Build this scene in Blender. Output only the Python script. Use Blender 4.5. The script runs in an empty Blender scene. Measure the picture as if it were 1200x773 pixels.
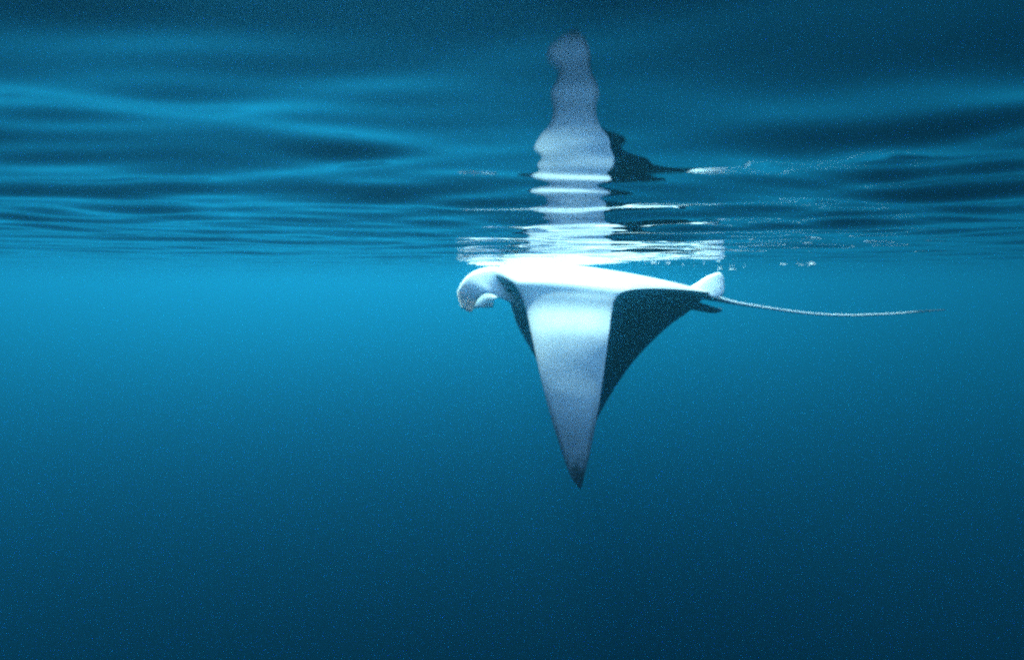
import bpy, math
import numpy as np
from mathutils import Vector

# ------------------------------------------------------------------ camera, sky, sun, exposure
sc = bpy.context.scene
COL = sc.collection
FPX = 933.0                       # focal length in pixels of the 1200 px wide photograph
HORIZON = 335.0                   # image row of the eye level
CAM_Z = -0.15                     # the camera hangs 15 cm under the mean water level
PITCH = math.atan((386.5 - HORIZON) / FPX)

cam_data = bpy.data.cameras.new("camera")
cam = bpy.data.objects.new("camera", cam_data)
COL.objects.link(cam)
cam.location = (0, 0, CAM_Z)
cam.rotation_euler = (math.radians(90) - PITCH, 0, 0)
cam_data.sensor_width = 36
cam_data.lens = FPX / 1200 * 36
cam_data.clip_start = 0.02
cam_data.clip_end = 5000
cam_data.dof.use_dof = True
cam_data.dof.focus_distance = 2.3
cam_data.dof.aperture_fstop = 2.8
sc.camera = cam

SUN_EL = math.radians(46)
SUN_AZ = math.radians(-14)        # from straight ahead (+Y), negative = to the left
to_sun = Vector((math.sin(SUN_AZ) * math.cos(SUN_EL), math.cos(SUN_AZ) * math.cos(SUN_EL), math.sin(SUN_EL)))

world = bpy.data.worlds.new("World")
sc.world = world
world.use_nodes = True
wn = world.node_tree
sky = wn.nodes.new("ShaderNodeTexSky")
sky.sky_type = 'NISHITA'
sky.sun_disc = False
sky.sun_elevation = SUN_EL
sky.sun_rotation = SUN_AZ
bg = wn.nodes["Background"]
bg.inputs["Strength"].default_value = 0.15
wn.links.new(sky.outputs[0], bg.inputs["Color"])

sun_data = bpy.data.lights.new("sun", 'SUN')
sun_data.energy = 5.0
sun_data.angle = math.radians(0.5)
sun_data.color = (1.0, 0.95, 0.87)
sun = bpy.data.objects.new("sun", sun_data)
COL.objects.link(sun)
sun.rotation_euler = to_sun.to_track_quat('Z', 'Y').to_euler()

sc.view_settings.view_transform = 'Standard'
sc.view_settings.look = 'None'
sc.view_settings.gamma = 1
sc.view_settings.use_curve_mapping = False
sc.view_settings.exposure = 2.6

sc.render.engine = 'CYCLES'
cy = sc.cycles
cy.max_bounces = 10
cy.diffuse_bounces = 2
cy.glossy_bounces = 4
cy.transmission_bounces = 4
cy.volume_bounces = 3
cy.transparent_max_bounces = 8
cy.sample_clamp_indirect = 0.25
cy.use_denoising = False
cy.use_adaptive_sampling = True
cy.adaptive_threshold = 0.03
cy.adaptive_min_samples = 32
cy.filter_width = 2.2
cy.caustics_reflective = True

# ------------------------------------------------------------------ helpers
def px_dir(px, py):
    """direction of a pixel of the 1200x773 photograph"""
    x = (px - 600) / FPX
    v = (386.5 - py) / FPX
    c, s = math.cos(PITCH), math.sin(PITCH)
    return Vector((x, c + v * s, v * c - s))

def mesh_obj(name, verts, faces, mat, parent=None, smooth=True):
    me = bpy.data.meshes.new(name)
    me.from_pydata([tuple(v) for v in verts], [], faces)
    me.update()
    if smooth:
        me.polygons.foreach_set("use_smooth", [True] * len(me.polygons))
    me.materials.append(mat)
    o = bpy.data.objects.new(name, me)
    COL.objects.link(o)
    if parent:
        o.parent = parent
    return o

def new_mat(name):
    m = bpy.data.materials.new(name)
    m.use_nodes = True
    nt = m.node_tree
    nt.nodes.clear()
    return m, nt, nt.nodes.new("ShaderNodeOutputMaterial")

def catmull(keys, n):
    """Catmull-Rom through rows of keys, n samples per span"""
    K = np.array(keys, float)
    P = np.vstack([2 * K[0] - K[1], K, 2 * K[-1] - K[-2]])
    out = []
    for i in range(1, len(P) - 2):
        for j in range(n):
            t = j / n
            a, b, c, d = P[i - 1], P[i], P[i + 1], P[i + 2]
            out.append(0.5 * (2 * b + (c - a) * t + (2 * a - 5 * b + 4 * c - d) * t * t + (3 * b - a - 3 * c + d) * t ** 3))
    out.append(P[-2])
    return np.array(out)

# ------------------------------------------------------------------ the sea
# water body: one closed box of clear blue water (even density)
m_water, nt, out = new_mat("sea_water_volume")
sca = nt.nodes.new("ShaderNodeVolumeScatter")
SD = 0.056
sca.inputs["Color"].default_value = (0.08, 0.60, 1.0, 1)
sca.inputs["Density"].default_value = SD
sca.phase = 'FOURNIER_FORAND'
sca.inputs["IOR"].default_value = 1.12
sca.inputs["Backscatter"].default_value = 0.006
ab = nt.nodes.new("ShaderNodeVolumeAbsorption")
AD = 0.125
ab.inputs["Color"].default_value = (0.0, 0.856, 0.957, 1)
ab.inputs["Density"].default_value = AD
add = nt.nodes.new("ShaderNodeAddShader")
nt.links.new(sca.outputs[0], add.inputs[0])
nt.links.new(ab.outputs[0], add.inputs[1])
nt.links.new(add.outputs[0], out.inputs["Volume"])
LAYER = -8.5
X, Y0, Y1, ZB, ZT = 700, -500, 900, LAYER, 0.3
bv = [(x, y, z) for z in (ZB, ZT) for y in (Y0, Y1) for x in (-X, X)]
bf = [(0, 2, 3, 1), (4, 5, 7, 6), (0, 1, 5, 4), (2, 6, 7, 3), (0, 4, 6, 2), (1, 3, 7, 5)]
sea = mesh_obj("sea_water", bv, bf, m_water, smooth=False)
sea["kind"] = "structure"

# deep water layer added to darken the view downwards: it scatters little and swallows the light
m_deep, nt, out = new_mat("darkening_deep_water_volume")
sca = nt.nodes.new("ShaderNodeVolumeScatter")
sca.inputs["Color"].default_value = (0.02, 0.30, 1.0, 1)
sca.inputs["Density"].default_value = 0.002
sca.inputs["Anisotropy"].default_value = 0.8
ab = nt.nodes.new("ShaderNodeVolumeAbsorption")
ab.inputs["Color"].default_value = (0.0, 0.78, 0.90, 1)
ab.inputs["Density"].default_value = 0.20
add = nt.nodes.new("ShaderNodeAddShader")
nt.links.new(sca.outputs[0], add.inputs[0])
nt.links.new(ab.outputs[0], add.inputs[1])
nt.links.new(add.outputs[0], out.inputs["Volume"])
bv = [(x, y, z) for z in (-300, LAYER - 0.004) for y in (Y0, Y1) for x in (-X, X)]
deep = mesh_obj("darkening_deep_water", bv, bf, m_deep, smooth=False)
deep["kind"] = "structure"

# rippled water surface, a nonuniform grid: fine where the ripples can be told apart
m_surf, nt, out = new_mat("water_surface")
fr = nt.nodes.new("ShaderNodeFresnel")
fr.inputs["IOR"].default_value = 1.333
gl = nt.nodes.new("ShaderNodeBsdfGlossy")
gl.inputs["Roughness"].default_value = 0.0
gl.inputs["Color"].default_value = (1, 1, 1, 1)
tr = nt.nodes.new("ShaderNodeBsdfTransparent")
mx = nt.nodes.new("ShaderNodeMixShader")
nt.links.new(fr.outputs[0], mx.inputs[0])
nt.links.new(tr.outputs[0], mx.inputs[1])
nt.links.new(gl.outputs[0], mx.inputs[2])
nt.links.new(mx.outputs[0], out.inputs["Surface"])

def graded(lo, hi, step, far, grow):
    a = list(np.arange(lo, hi + 1e-6, step))
    st = step
    while a[-1] < far:
        st *= grow
        a.append(a[-1] + st)
    return a
xs_r = graded(0, 4.2, 0.024, 650, 1.07)
xs = np.array([-v for v in xs_r[:0:-1]] + xs_r)
ys_f = graded(0.15, 9.0, 0.016, 850, 1.05)
ys_b = graded(0, 0.3, 0.1, 450, 1.12)
ys = np.array([0.15 - v for v in ys_b[:0:-1]] + ys_f)
GX, GY = np.meshgrid(xs, ys)
SX = np.broadcast_to(np.gradient(xs), GX.shape)
SY = np.broadcast_to(np.gradient(ys)[:, None], GX.shape)
RES = np.maximum(SX, SY)
SEED = 4
rng = np.random.default_rng(SEED)
Z = np.zeros_like(GX)
MX, MY = 0.6, 5.7                                # the animal stirs the surface here
stir = np.exp(-(((GX - MX) / 1.5) ** 2 + ((GY - MY) / 1.3) ** 2))
calm = 0.10 + 0.90 / (1 + (np.maximum(np.hypot(GX - MX * .3, GY) - 3.0, 0) / 2.2) ** 2)   # slick water farther out
calm *= 1 - 0.76 * np.exp(-((GX - 0.1) / 0.22) ** 2 - ((GY - 0.8) / 0.55) ** 2)   # a smooth patch between the gusts
# domain warp so that the crests bend instead of running dead straight
WX = GX + 0.10 * np.sin(1.3 * GY + 0.8 * GX) + 0.05 * np.sin(3.1 * GX - 2.2 * GY + 1.0)
WY = GY + 0.10 * np.sin(0.9 * GX - 1.1 * GY + 2.0) + 0.05 * np.sin(2.7 * GX + 1.9 * GY)
for lam_lo, lam_hi, n, slope, stirred in ((1.6, 4.0, 8, 0.003, 0), (0.45, 1.2, 14, 0.025, 0), (0.2, 0.45, 34, 0.026, 0.0), (0.09, 0.2, 40, 0.024, 0.0)):
    for k in range(n):
        lam = math.exp(rng.uniform(math.log(lam_lo), math.log(lam_hi)))
        kk = 2 * math.pi / lam
        th = math.radians((76, 106)[k % 2]) + rng.normal(0, math.radians(26))
        amp = slope / kk / math.sqrt(n / 2)
        fade = np.clip(1.4 - RES / (lam * 0.3), 0, 1)
        wave = np.sin(kk * (WX * math.cos(th) + WY * math.sin(th)) + rng.uniform(0, 6.28))
        near = 1 + (1.4 if lam < .6 else 0.0) * np.exp(-((np.hypot(GX, GY) - 1.35) / 1.0) ** 2)
        Z += amp * wave * fade * calm * near * (1 + stirred * stir)
ny, nx = GX.shape
V = np.stack([GX, GY, Z], -1).reshape(-1, 3).astype(np.float32)
idx = np.arange(nx * ny).reshape(ny, nx)
F = np.stack([idx[:-1, :-1], idx[:-1, 1:], idx[1:, 1:], idx[1:, :-1]], -1).reshape(-1, 4).astype(np.int32)
me = bpy.data.meshes.new("water_surface")
me.vertices.add(len(V)); me.vertices.foreach_set("co", V.ravel())
me.loops.add(F.size); me.loops.foreach_set("vertex_index", F.ravel())
me.polygons.add(len(F)); me.polygons.foreach_set("loop_start", np.arange(0, F.size, 4, dtype=np.int32))
me.polygons.foreach_set("use_smooth", np.ones(len(F), bool))
me.update(calc_edges=True)
me.materials.append(m_surf)
surf = bpy.data.objects.new("water_surface", me)
COL.objects.link(surf)
surf["kind"] = "structure"

# ------------------------------------------------------------------ the manta ray
YAW = math.radians(20)            # it heads to the left and slightly away
FWD = Vector((-math.cos(YAW), math.sin(YAW), 0))
LAT = Vector((math.sin(YAW), math.cos(YAW), 0))       # towards its far side
BASE = Vector((0.643, 6.0, -0.2))

manta = bpy.data.objects.new("manta_ray", None)
COL.objects.link(manta)
manta.location = BASE
manta["label"] = "manta ray with white underside, dark back and whip tail gliding under the rippled surface"
manta["category"] = "manta ray"

def at(px, py, s):
    """point on the line of sight of a pixel, s metres to the animal's far side of its midline plane"""
    d = px_dir(px, py)
    o = Vector((0, 0, CAM_Z))
    t = (s - LAT.dot(o - BASE)) / LAT.dot(d)
    return o + d * t - BASE

# span stations: lateral offset, leading edge pixel, trailing edge pixel, thickness up (belly), thickness down (back)
st = [
    (-1.395, 677, 570, 681, 573, .004, .004),
    (-1.385, 668, 556, 686, 552, .008, .008),
    (-1.345, 659, 531, 692, 527, .012, .012),
    (-1.250, 646, 490, 700, 486, .017, .017),
    (-1.065, 633, 440, 707, 440, .022, .022),
    (-0.870, 624, 398, 713, 396, .028, .028),
    (-0.685, 617, 366, 717, 366, .034, .034),
    (-0.588, 611, 348, 721, 350, .040, .040),
    (-0.505, 602, 333, 733, 341, .052, .055),
    (-0.380, 590, 326, 758, 338, .075, .080),
    (-0.250, 580, 323, 795, 339, .105, .120),
    (-0.120, 577, 324, 828, 342, .128, .150),
    (0.000, 577, 325, 838, 345, .132, .160),
    (0.120, 579, 328, 832, 347, .120, .150),
    (0.250, 586, 337, 822, 352, .085, .110),
    (0.360, 594, 346, 806, 366, .060, .070),
    (0.460, 600, 362, 786, 380, .045, .045),
    (0.550, 606, 380, 764, 400, .034, .034),
    (0.640, 619, 404, 741, 425, .026, .026),
    (0.710, 636, 434, 722, 452, .021, .021),
    (0.760, 650, 461, 708, 475, .017, .017),
    (0.800, 664, 488, 698, 495, .012, .012),
    (0.830, 675, 510, 690, 513, .008, .008),
    (0.850, 682, 526, 686, 528, .004, .004),
]
keys = []
for s, lx, ly, tx, ty, tu, td in st:
    L, T = at(lx, ly, s), at(tx, ty, s)
    keys.append((*L, *T, tu, td))
S = catmull(keys, 8)
S[:, 6:] = np.maximum(S[:, 6:], 0.003)
NS = len(S)
Lp, Tp = S[:, :3], S[:, 3:6]
mid = 0.5 * (Lp + Tp)
tang = np.gradient(mid, axis=0)
chord = Tp - Lp
nrm = np.cross(chord, tang)
nrm /= np.linalg.norm(nrm, axis=1)[:, None]
# smooth the normals and make them point to the belly side (up over the body)
for _ in range(6):
    nrm[1:-1] = (nrm[:-2] + 2 * nrm[1:-1] + nrm[2:]) / 4
    nrm /= np.linalg.norm(nrm, axis=1)[:, None]
if nrm[NS // 2][2] < 0:
    nrm = -nrm
arc = np.concatenate([[0], np.cumsum(np.linalg.norm(np.diff(mid, axis=0), axis=1))])
MIDI = 12 * 8
span = np.where(np.arange(NS) < MIDI, 1 - arc / arc[MIDI], (arc - arc[MIDI]) / (arc[-1] - arc[MIDI]))

NC = 30
cc = 0.5 * (1 - np.cos(np.linspace(0, math.pi, NC + 1)))      # chord stations, dense at both edges
def prof(c, k):
    h = np.power(c, k) * np.power(1 - c, 0.85)
    return h / h.max()
cfine = np.linspace(0, 1, 400)
verts, side, spa, chd = [], [], [], []
for i in range(NS):
    w = max(0.0, 1 - span[i] / 0.28)                           # blunt head in the middle
    k = 0.55 - 0.22 * w
    hm = (np.power(cfine, k) * np.power(1 - cfine, 0.85)).max()
    ring = [(c, 1) for c in cc] + [(c, -1) for c in cc[-2:0:-1]]
    for c, sg in ring:
        h = (c ** k) * (max(0.0, 1 - c) ** 0.85) / hm
        p = Lp[i] + chord[i] * c + nrm[i] * sg * h * (S[i, 6] if sg > 0 else S[i, 7])
        verts.append(p); side.append(1.0 if sg > 0 and 0 < c < 1 else (0.5 if c in (0, 1) else 0.0))
        spa.append(span[i] * (-1 if i < MIDI else 1)); chd.append(c)
R = 2 * NC
faces = []
for i in range(NS - 1):
    for j in range(R):
        a, b = i * R + j, i * R + (j + 1) % R
        faces.append((a, b, b + R, a + R))
faces.append(tuple(range(R))[::-1])
faces.append(tuple(range((NS - 1) * R, NS * R)))

# skin: white belly, charcoal back, dusky margins and wing tips
m_skin, nt, out = new_mat("manta_skin")
N, Lk = nt.nodes.new, nt.links.new
pb = N("ShaderNodeBsdfPrincipled")
def attr(name):
    a = N("ShaderNodeAttribute"); a.attribute_name = name; return a.outputs["Fac"]
def math_n(op, a, b=None):
    m = N("ShaderNodeMath"); m.operation = op
    for i, v in enumerate((a, b)):
        if v is None: continue
        if isinstance(v, (int, float)): m.inputs[i].default_value = v
        else: Lk(v, m.inputs[i])
    return m.outputs[0]
def ramp(v, lo, hi):
    r = N("ShaderNodeMapRange"); r.interpolation_type = 'SMOOTHSTEP'
    Lk(v, r.inputs[0]); r.inputs[1].default_value = lo; r.inputs[2].default_value = hi
    return r.outputs[0]
def mixc(f, a, b):
    m = N("ShaderNodeMix"); m.data_type = 'RGBA'
    Lk(f, m.inputs[0])
    for i, v in ((6, a), (7, b)):
        if isinstance(v, tuple): m.inputs[i].default_value = (*v, 1)
        else: Lk(v, m.inputs[i])
    return m.outputs[2]
tc = N("ShaderNodeTexCoord")
def noise(scale, detail=4):
    n = N("ShaderNodeTexNoise"); n.inputs["Scale"].default_value = scale; n.inputs["Detail"].default_value = detail
    Lk(tc.outputs["Object"], n.inputs["Vector"]); return n.outputs["Fac"]
nz1, nz2, nz3 = noise(5), noise(22), noise(60, 2)
jit0 = math_n('MULTIPLY', math_n('SUBTRACT', nz2, 0.5), 0.12)
nz_b = noise(14, 6)
A_side, A_span, A_chord = attr("belly"), math_n('ABSOLUTE', attr("span")), attr("chord")
white = mixc(ramp(nz1, .35, .75), (.50, .51, .53), (.38, .41, .45))
# belly painted dimmer towards the wing ends, as light fading with depth, with faint blotches by the gills
white = mixc(math_n('MULTIPLY', ramp(math_n('ADD', A_span, math_n('MULTIPLY', jit0, 1.5)), .45, .95), .75), white, (.20, .22, .26))
white = mixc(math_n('MULTIPLY', ramp(nz_b, .45, .75), .16), white, (.34, .35, .38))
black = mixc(ramp(nz2, .3, .8), (.040, .040, .045), (.105, .103, .110))
jit = math_n('MULTIPLY', math_n('SUBTRACT', nz2, 0.5), 0.12)
# dusky margin: within a few percent of either edge, only on the outer wing
edge = math_n('MINIMUM', A_chord, math_n('SUBTRACT', 1.0, A_chord))
margin = math_n('SUBTRACT', 1.0, ramp(math_n('ADD', edge, math_n('MULTIPLY', jit, .6)), .02, .16))
outer = ramp(math_n('ADD', A_span, jit), .62, .92)
tip = ramp(math_n('ADD', A_span, jit), .905, .965)
dusk = math_n('MAXIMUM', math_n('MULTIPLY', math_n('MULTIPLY', margin, outer), .8), tip)
bellyc = mixc(dusk, white, (.05, .052, .06))
col = mixc(ramp(math_n('ADD', A_side, math_n('MULTIPLY', jit, .5)), .35, .6), black, bellyc)
Lk(col, pb.inputs["Base Color"])
pb.inputs["Roughness"].default_value = 0.55
bmp = N("ShaderNodeBump"); bmp.inputs["Strength"].default_value = 0.03; bmp.inputs["Distance"].default_value = 0.01
Lk(nz3, bmp.inputs["Height"]); Lk(bmp.outputs[0], pb.inputs["Normal"])
Lk(pb.outputs[0], out.inputs["Surface"])

def put_attr(o, **kw):
    for k, v in kw.items():
        a = o.data.attributes.new(k, 'FLOAT', 'POINT')
        a.data.foreach_set("value", np.asarray(v, np.float32))

body = mesh_obj("body", verts, faces, m_skin, manta)
put_attr(body, belly=side, span=spa, chord=chd)

def plain(name, c1, c2, rough=.55):
    m, nt, out = new_mat(name)
    p = nt.nodes.new("ShaderNodeBsdfPrincipled")
    n = nt.nodes.new("ShaderNodeTexNoise"); n.inputs["Scale"].default_value = 14
    t = nt.nodes.new("ShaderNodeTexCoord")
    r = nt.nodes.new("ShaderNodeMix"); r.data_type = 'RGBA'
    nt.links.new(t.outputs["Object"], n.inputs["Vector"])
    nt.links.new(n.outputs["Fac"], r.inputs[0])
    r.inputs[6].default_value = (*c1, 1); r.inputs[7].default_value = (*c2, 1)
    nt.links.new(r.outputs[2], p.inputs["Base Color"])
    p.inputs["Roughness"].default_value = rough
    nt.links.new(p.outputs[0], out.inputs["Surface"])
    return m
m_white = plain("pale_fin_skin", (.72, .72, .74), (.56, .58, .62))
m_dark = plain("dark_fin_skin", (.025, .027, .033), (.06, .062, .07))
m_eye = plain("eye", (.008, .008, .01), (.02, .02, .02), .15)

p = next(n for n in m_white.node_tree.nodes if n.type == 'BSDF_PRINCIPLED')      # the fins are thin: light bleeds through them
p.inputs["Subsurface Weight"].default_value = 0.9
p.inputs["Subsurface Radius"].default_value = (1.0, 0.9, 0.85)
p.inputs["Subsurface Scale"].default_value = 0.03

def flap(name, keysA, keysB, thick, mat, n=6, m=8):
    """a fin lofted between two edge curves (rows of points), with a rounded thickness"""
    A, B = catmull(keysA, n), catmull(keysB, n)
    C = B - A
    T = np.gradient(0.5 * (A + B), axis=0)
    Nn = np.cross(C, T); Nn /= np.linalg.norm(Nn, axis=1)[:, None] + 1e-9
    vs, fs = [], []
    ts = 0.5 * (1 - np.cos(np.linspace(0, math.pi, m + 1)))
    k = len(A); R = 2 * m
    for i in range(k):
        th = thick * (1 - 0.75 * i / (k - 1))
        for t, sg in [(t, 1) for t in ts] + [(t, -1) for t in ts[-2:0:-1]]:
            vs.append(A[i] + C[i] * t + Nn[i] * sg * th * math.sqrt(max(0, t * (1 - t))) * 2)
    for i in range(k - 1):
        for j in range(R):
            a, b = i * R + j, i * R + (j + 1) % R
            fs.append((a, b, b + R, a + R))
    fs.append(tuple(range(R))[::-1]); fs.append(tuple(range((k - 1) * R, k * R)))
    return mesh_obj(name, vs, fs, mat, manta)

# cephalic lobes: broad flaps that leave the corners of the head, arch forward and curl down
flap("cephalic_lobe",
     [at(612, 322, -.18), at(588, 314, -.19), at(564, 315, -.20), at(546, 325, -.22), at(536, 343, -.25), at(541, 361, -.28)],
     [at(618, 362, -.36), at(603, 357, -.37), at(586, 349, -.38), at(571, 344, -.38), at(560, 351, -.37), at(553, 366, -.33)],
     .030, m_white)
flap("cephalic_lobe",
     [at(608, 328, .34), at(592, 331, .36), at(576, 336, .37), at(565, 344, .36), at(551, 361, .33)],
     [at(614, 366, .22), at(602, 357, .20), at(590, 349, .18), at(580, 350, .18), at(578, 360, .20)],
     .016, m_white)
for ex, ey, es in ((597, 339, -.40), (602, 345, .36)):
    c = Vector(at(ex, ey, es)); vs, fs = [], []
    for i in range(9):
        for j in range(14):
            a, b = math.pi * i / 8, 2 * math.pi * j / 14
            vs.append(c + Vector((.034 * math.sin(a) * math.cos(b), .024 * math.sin(a) * math.sin(b), .026 * math.cos(a))))
    fs = [(i * 14 + j, (i + 1) * 14 + j, (i + 1) * 14 + (j + 1) % 14, i * 14 + (j + 1) % 14) for i in range(8) for j in range(14)]
    mesh_obj("eye", vs, fs, m_eye, manta)

# pelvic fins beside the tail root, the dark dorsal fin on the back side
flap("pelvic_fin",
     [at(806, 338, -.05), at(818, 331, -.02), at(829, 324, .02), at(843, 319, .05)],
     [at(836, 348, -.12), at(844, 348, -.11), at(849, 340, -.06), at(848, 325, .03)],
     .012, m_white)
flap("pelvic_fin",
     [at(812, 342, .08), at(822, 338, .12), at(832, 336, .16), at(840, 336, .19)],
     [at(836, 348, .07), at(842, 347, .10), at(845, 344, .14), at(845, 341, .18)],
     .012, m_white)
flap("dorsal_fin",
     [at(812, 352, .0), at(826, 356, .0), at(838, 360, .0), at(846, 361, .0)],
     [at(806, 362, .0), at(822, 365, .0), at(836, 367, .0), at(846, 365, .0)],
     .018, m_dark)

# whip tail
tk = [(*at(822, 345, 0), .034), (*at(840, 350, 0), .022), (*at(862, 355, 0), .013), (*at(900, 361, 0), .009), (*at(945, 367, 0), .008), (*at(990, 369.5, 0), .007),
      (*at(1040, 368, 0), .006), (*at(1078, 365, 0), .0045), (*at(1108, 363, 0), .003)]
TT = catmull(tk, 8)
vs, fs = [], []
for i, row in enumerate(TT):
    t = TT[min(i + 1, len(TT) - 1)][:3] - TT[max(i - 1, 0)][:3]
    t = Vector(t).normalized()
    u = t.cross(Vector((0, 0, 1))).normalized(); v = u.cross(t)
    for j in range(10):
        a = j / 10 * 2 * math.pi
        vs.append(Vector(row[:3]) + (u * math.cos(a) + v * math.sin(a)) * max(row[3], .002))
for i in range(len(TT) - 1):
    for j in range(10):
        a, b = i * 10 + j, i * 10 + (j + 1) % 10
        fs.append((a, a + 10, b + 10, b))
fs.append(tuple(range(10))); fs.append(tuple(range((len(TT) - 1) * 10, len(TT) * 10))[::-1])
m_tail, nt, out = new_mat("tail_skin")
p = nt.nodes.new("ShaderNodeBsdfPrincipled"); a = nt.nodes.new("ShaderNodeAttribute"); a.attribute_name = "along"
cr = nt.nodes.new("ShaderNodeValToRGB")
cr.color_ramp.elements[0].position = .80; cr.color_ramp.elements[0].color = (.72, .74, .76, 1)  # pale length paints in the lit top of the tail, up to the dark end
cr.color_ramp.elements[1].position = .88; cr.color_ramp.elements[1].color = (.03, .03, .035, 1)
nt.links.new(a.outputs["Fac"], cr.inputs[0]); nt.links.new(cr.outputs[0], p.inputs["Base Color"])
p.inputs["Roughness"].default_value = .5
nt.links.new(p.outputs[0], out.inputs["Surface"])
tail = mesh_obj("tail", vs, fs, m_tail, manta)
put_attr(tail, along=np.repeat(np.linspace(0, 1, len(TT)), 10))

# ------------------------------------------------------------------ froth: specks of air the wing stroke beat under the surface
rf = np.random.default_rng(5)
spots = []
for x0, x1, y0, n in ((842, 880, 314, 4), (918, 960, 310, 9), (745, 845, 310, 6), (545, 610, 310, 3), (767, 772, 309, 2)):
    for _ in range(n):
        spots.append((rf.uniform(x0, x1), y0 + rf.normal(0, 1.0), rf.uniform(5.7, 6.3), abs(rf.normal(0, .0045)) + .002))
vs, fs = [], []
for px, py, dist, r in spots:
    d = px_dir(px, py)
    c = Vector((0, 0, CAM_Z)) + d * min(6.6, (-.006 - CAM_Z) / d.z)        # where the line of sight meets the surface
    b0 = len(vs)
    sx = rf.uniform(1.2, 3.0)
    for i in range(6):
        for j in range(8):
            a, b = math.pi * i / 5, 2 * math.pi * j / 8
            vs.append(c + Vector((r * sx * math.sin(a) * math.cos(b), r * math.sin(a) * math.sin(b), r * .45 * math.cos(a))) * rf.uniform(.85, 1.15))
    fs += [(b0 + i * 8 + j, b0 + (i + 1) * 8 + j, b0 + (i + 1) * 8 + (j + 1) % 8, b0 + i * 8 + (j + 1) % 8) for i in range(5) for j in range(8)]
foam = mesh_obj("foam", vs, fs, plain("foam", (.88, .88, .88), (.80, .82, .84), .4))
foam["kind"] = "stuff"
foam["label"] = "white specks of foam scattered under the surface beside the tail"
foam["category"] = "foam"
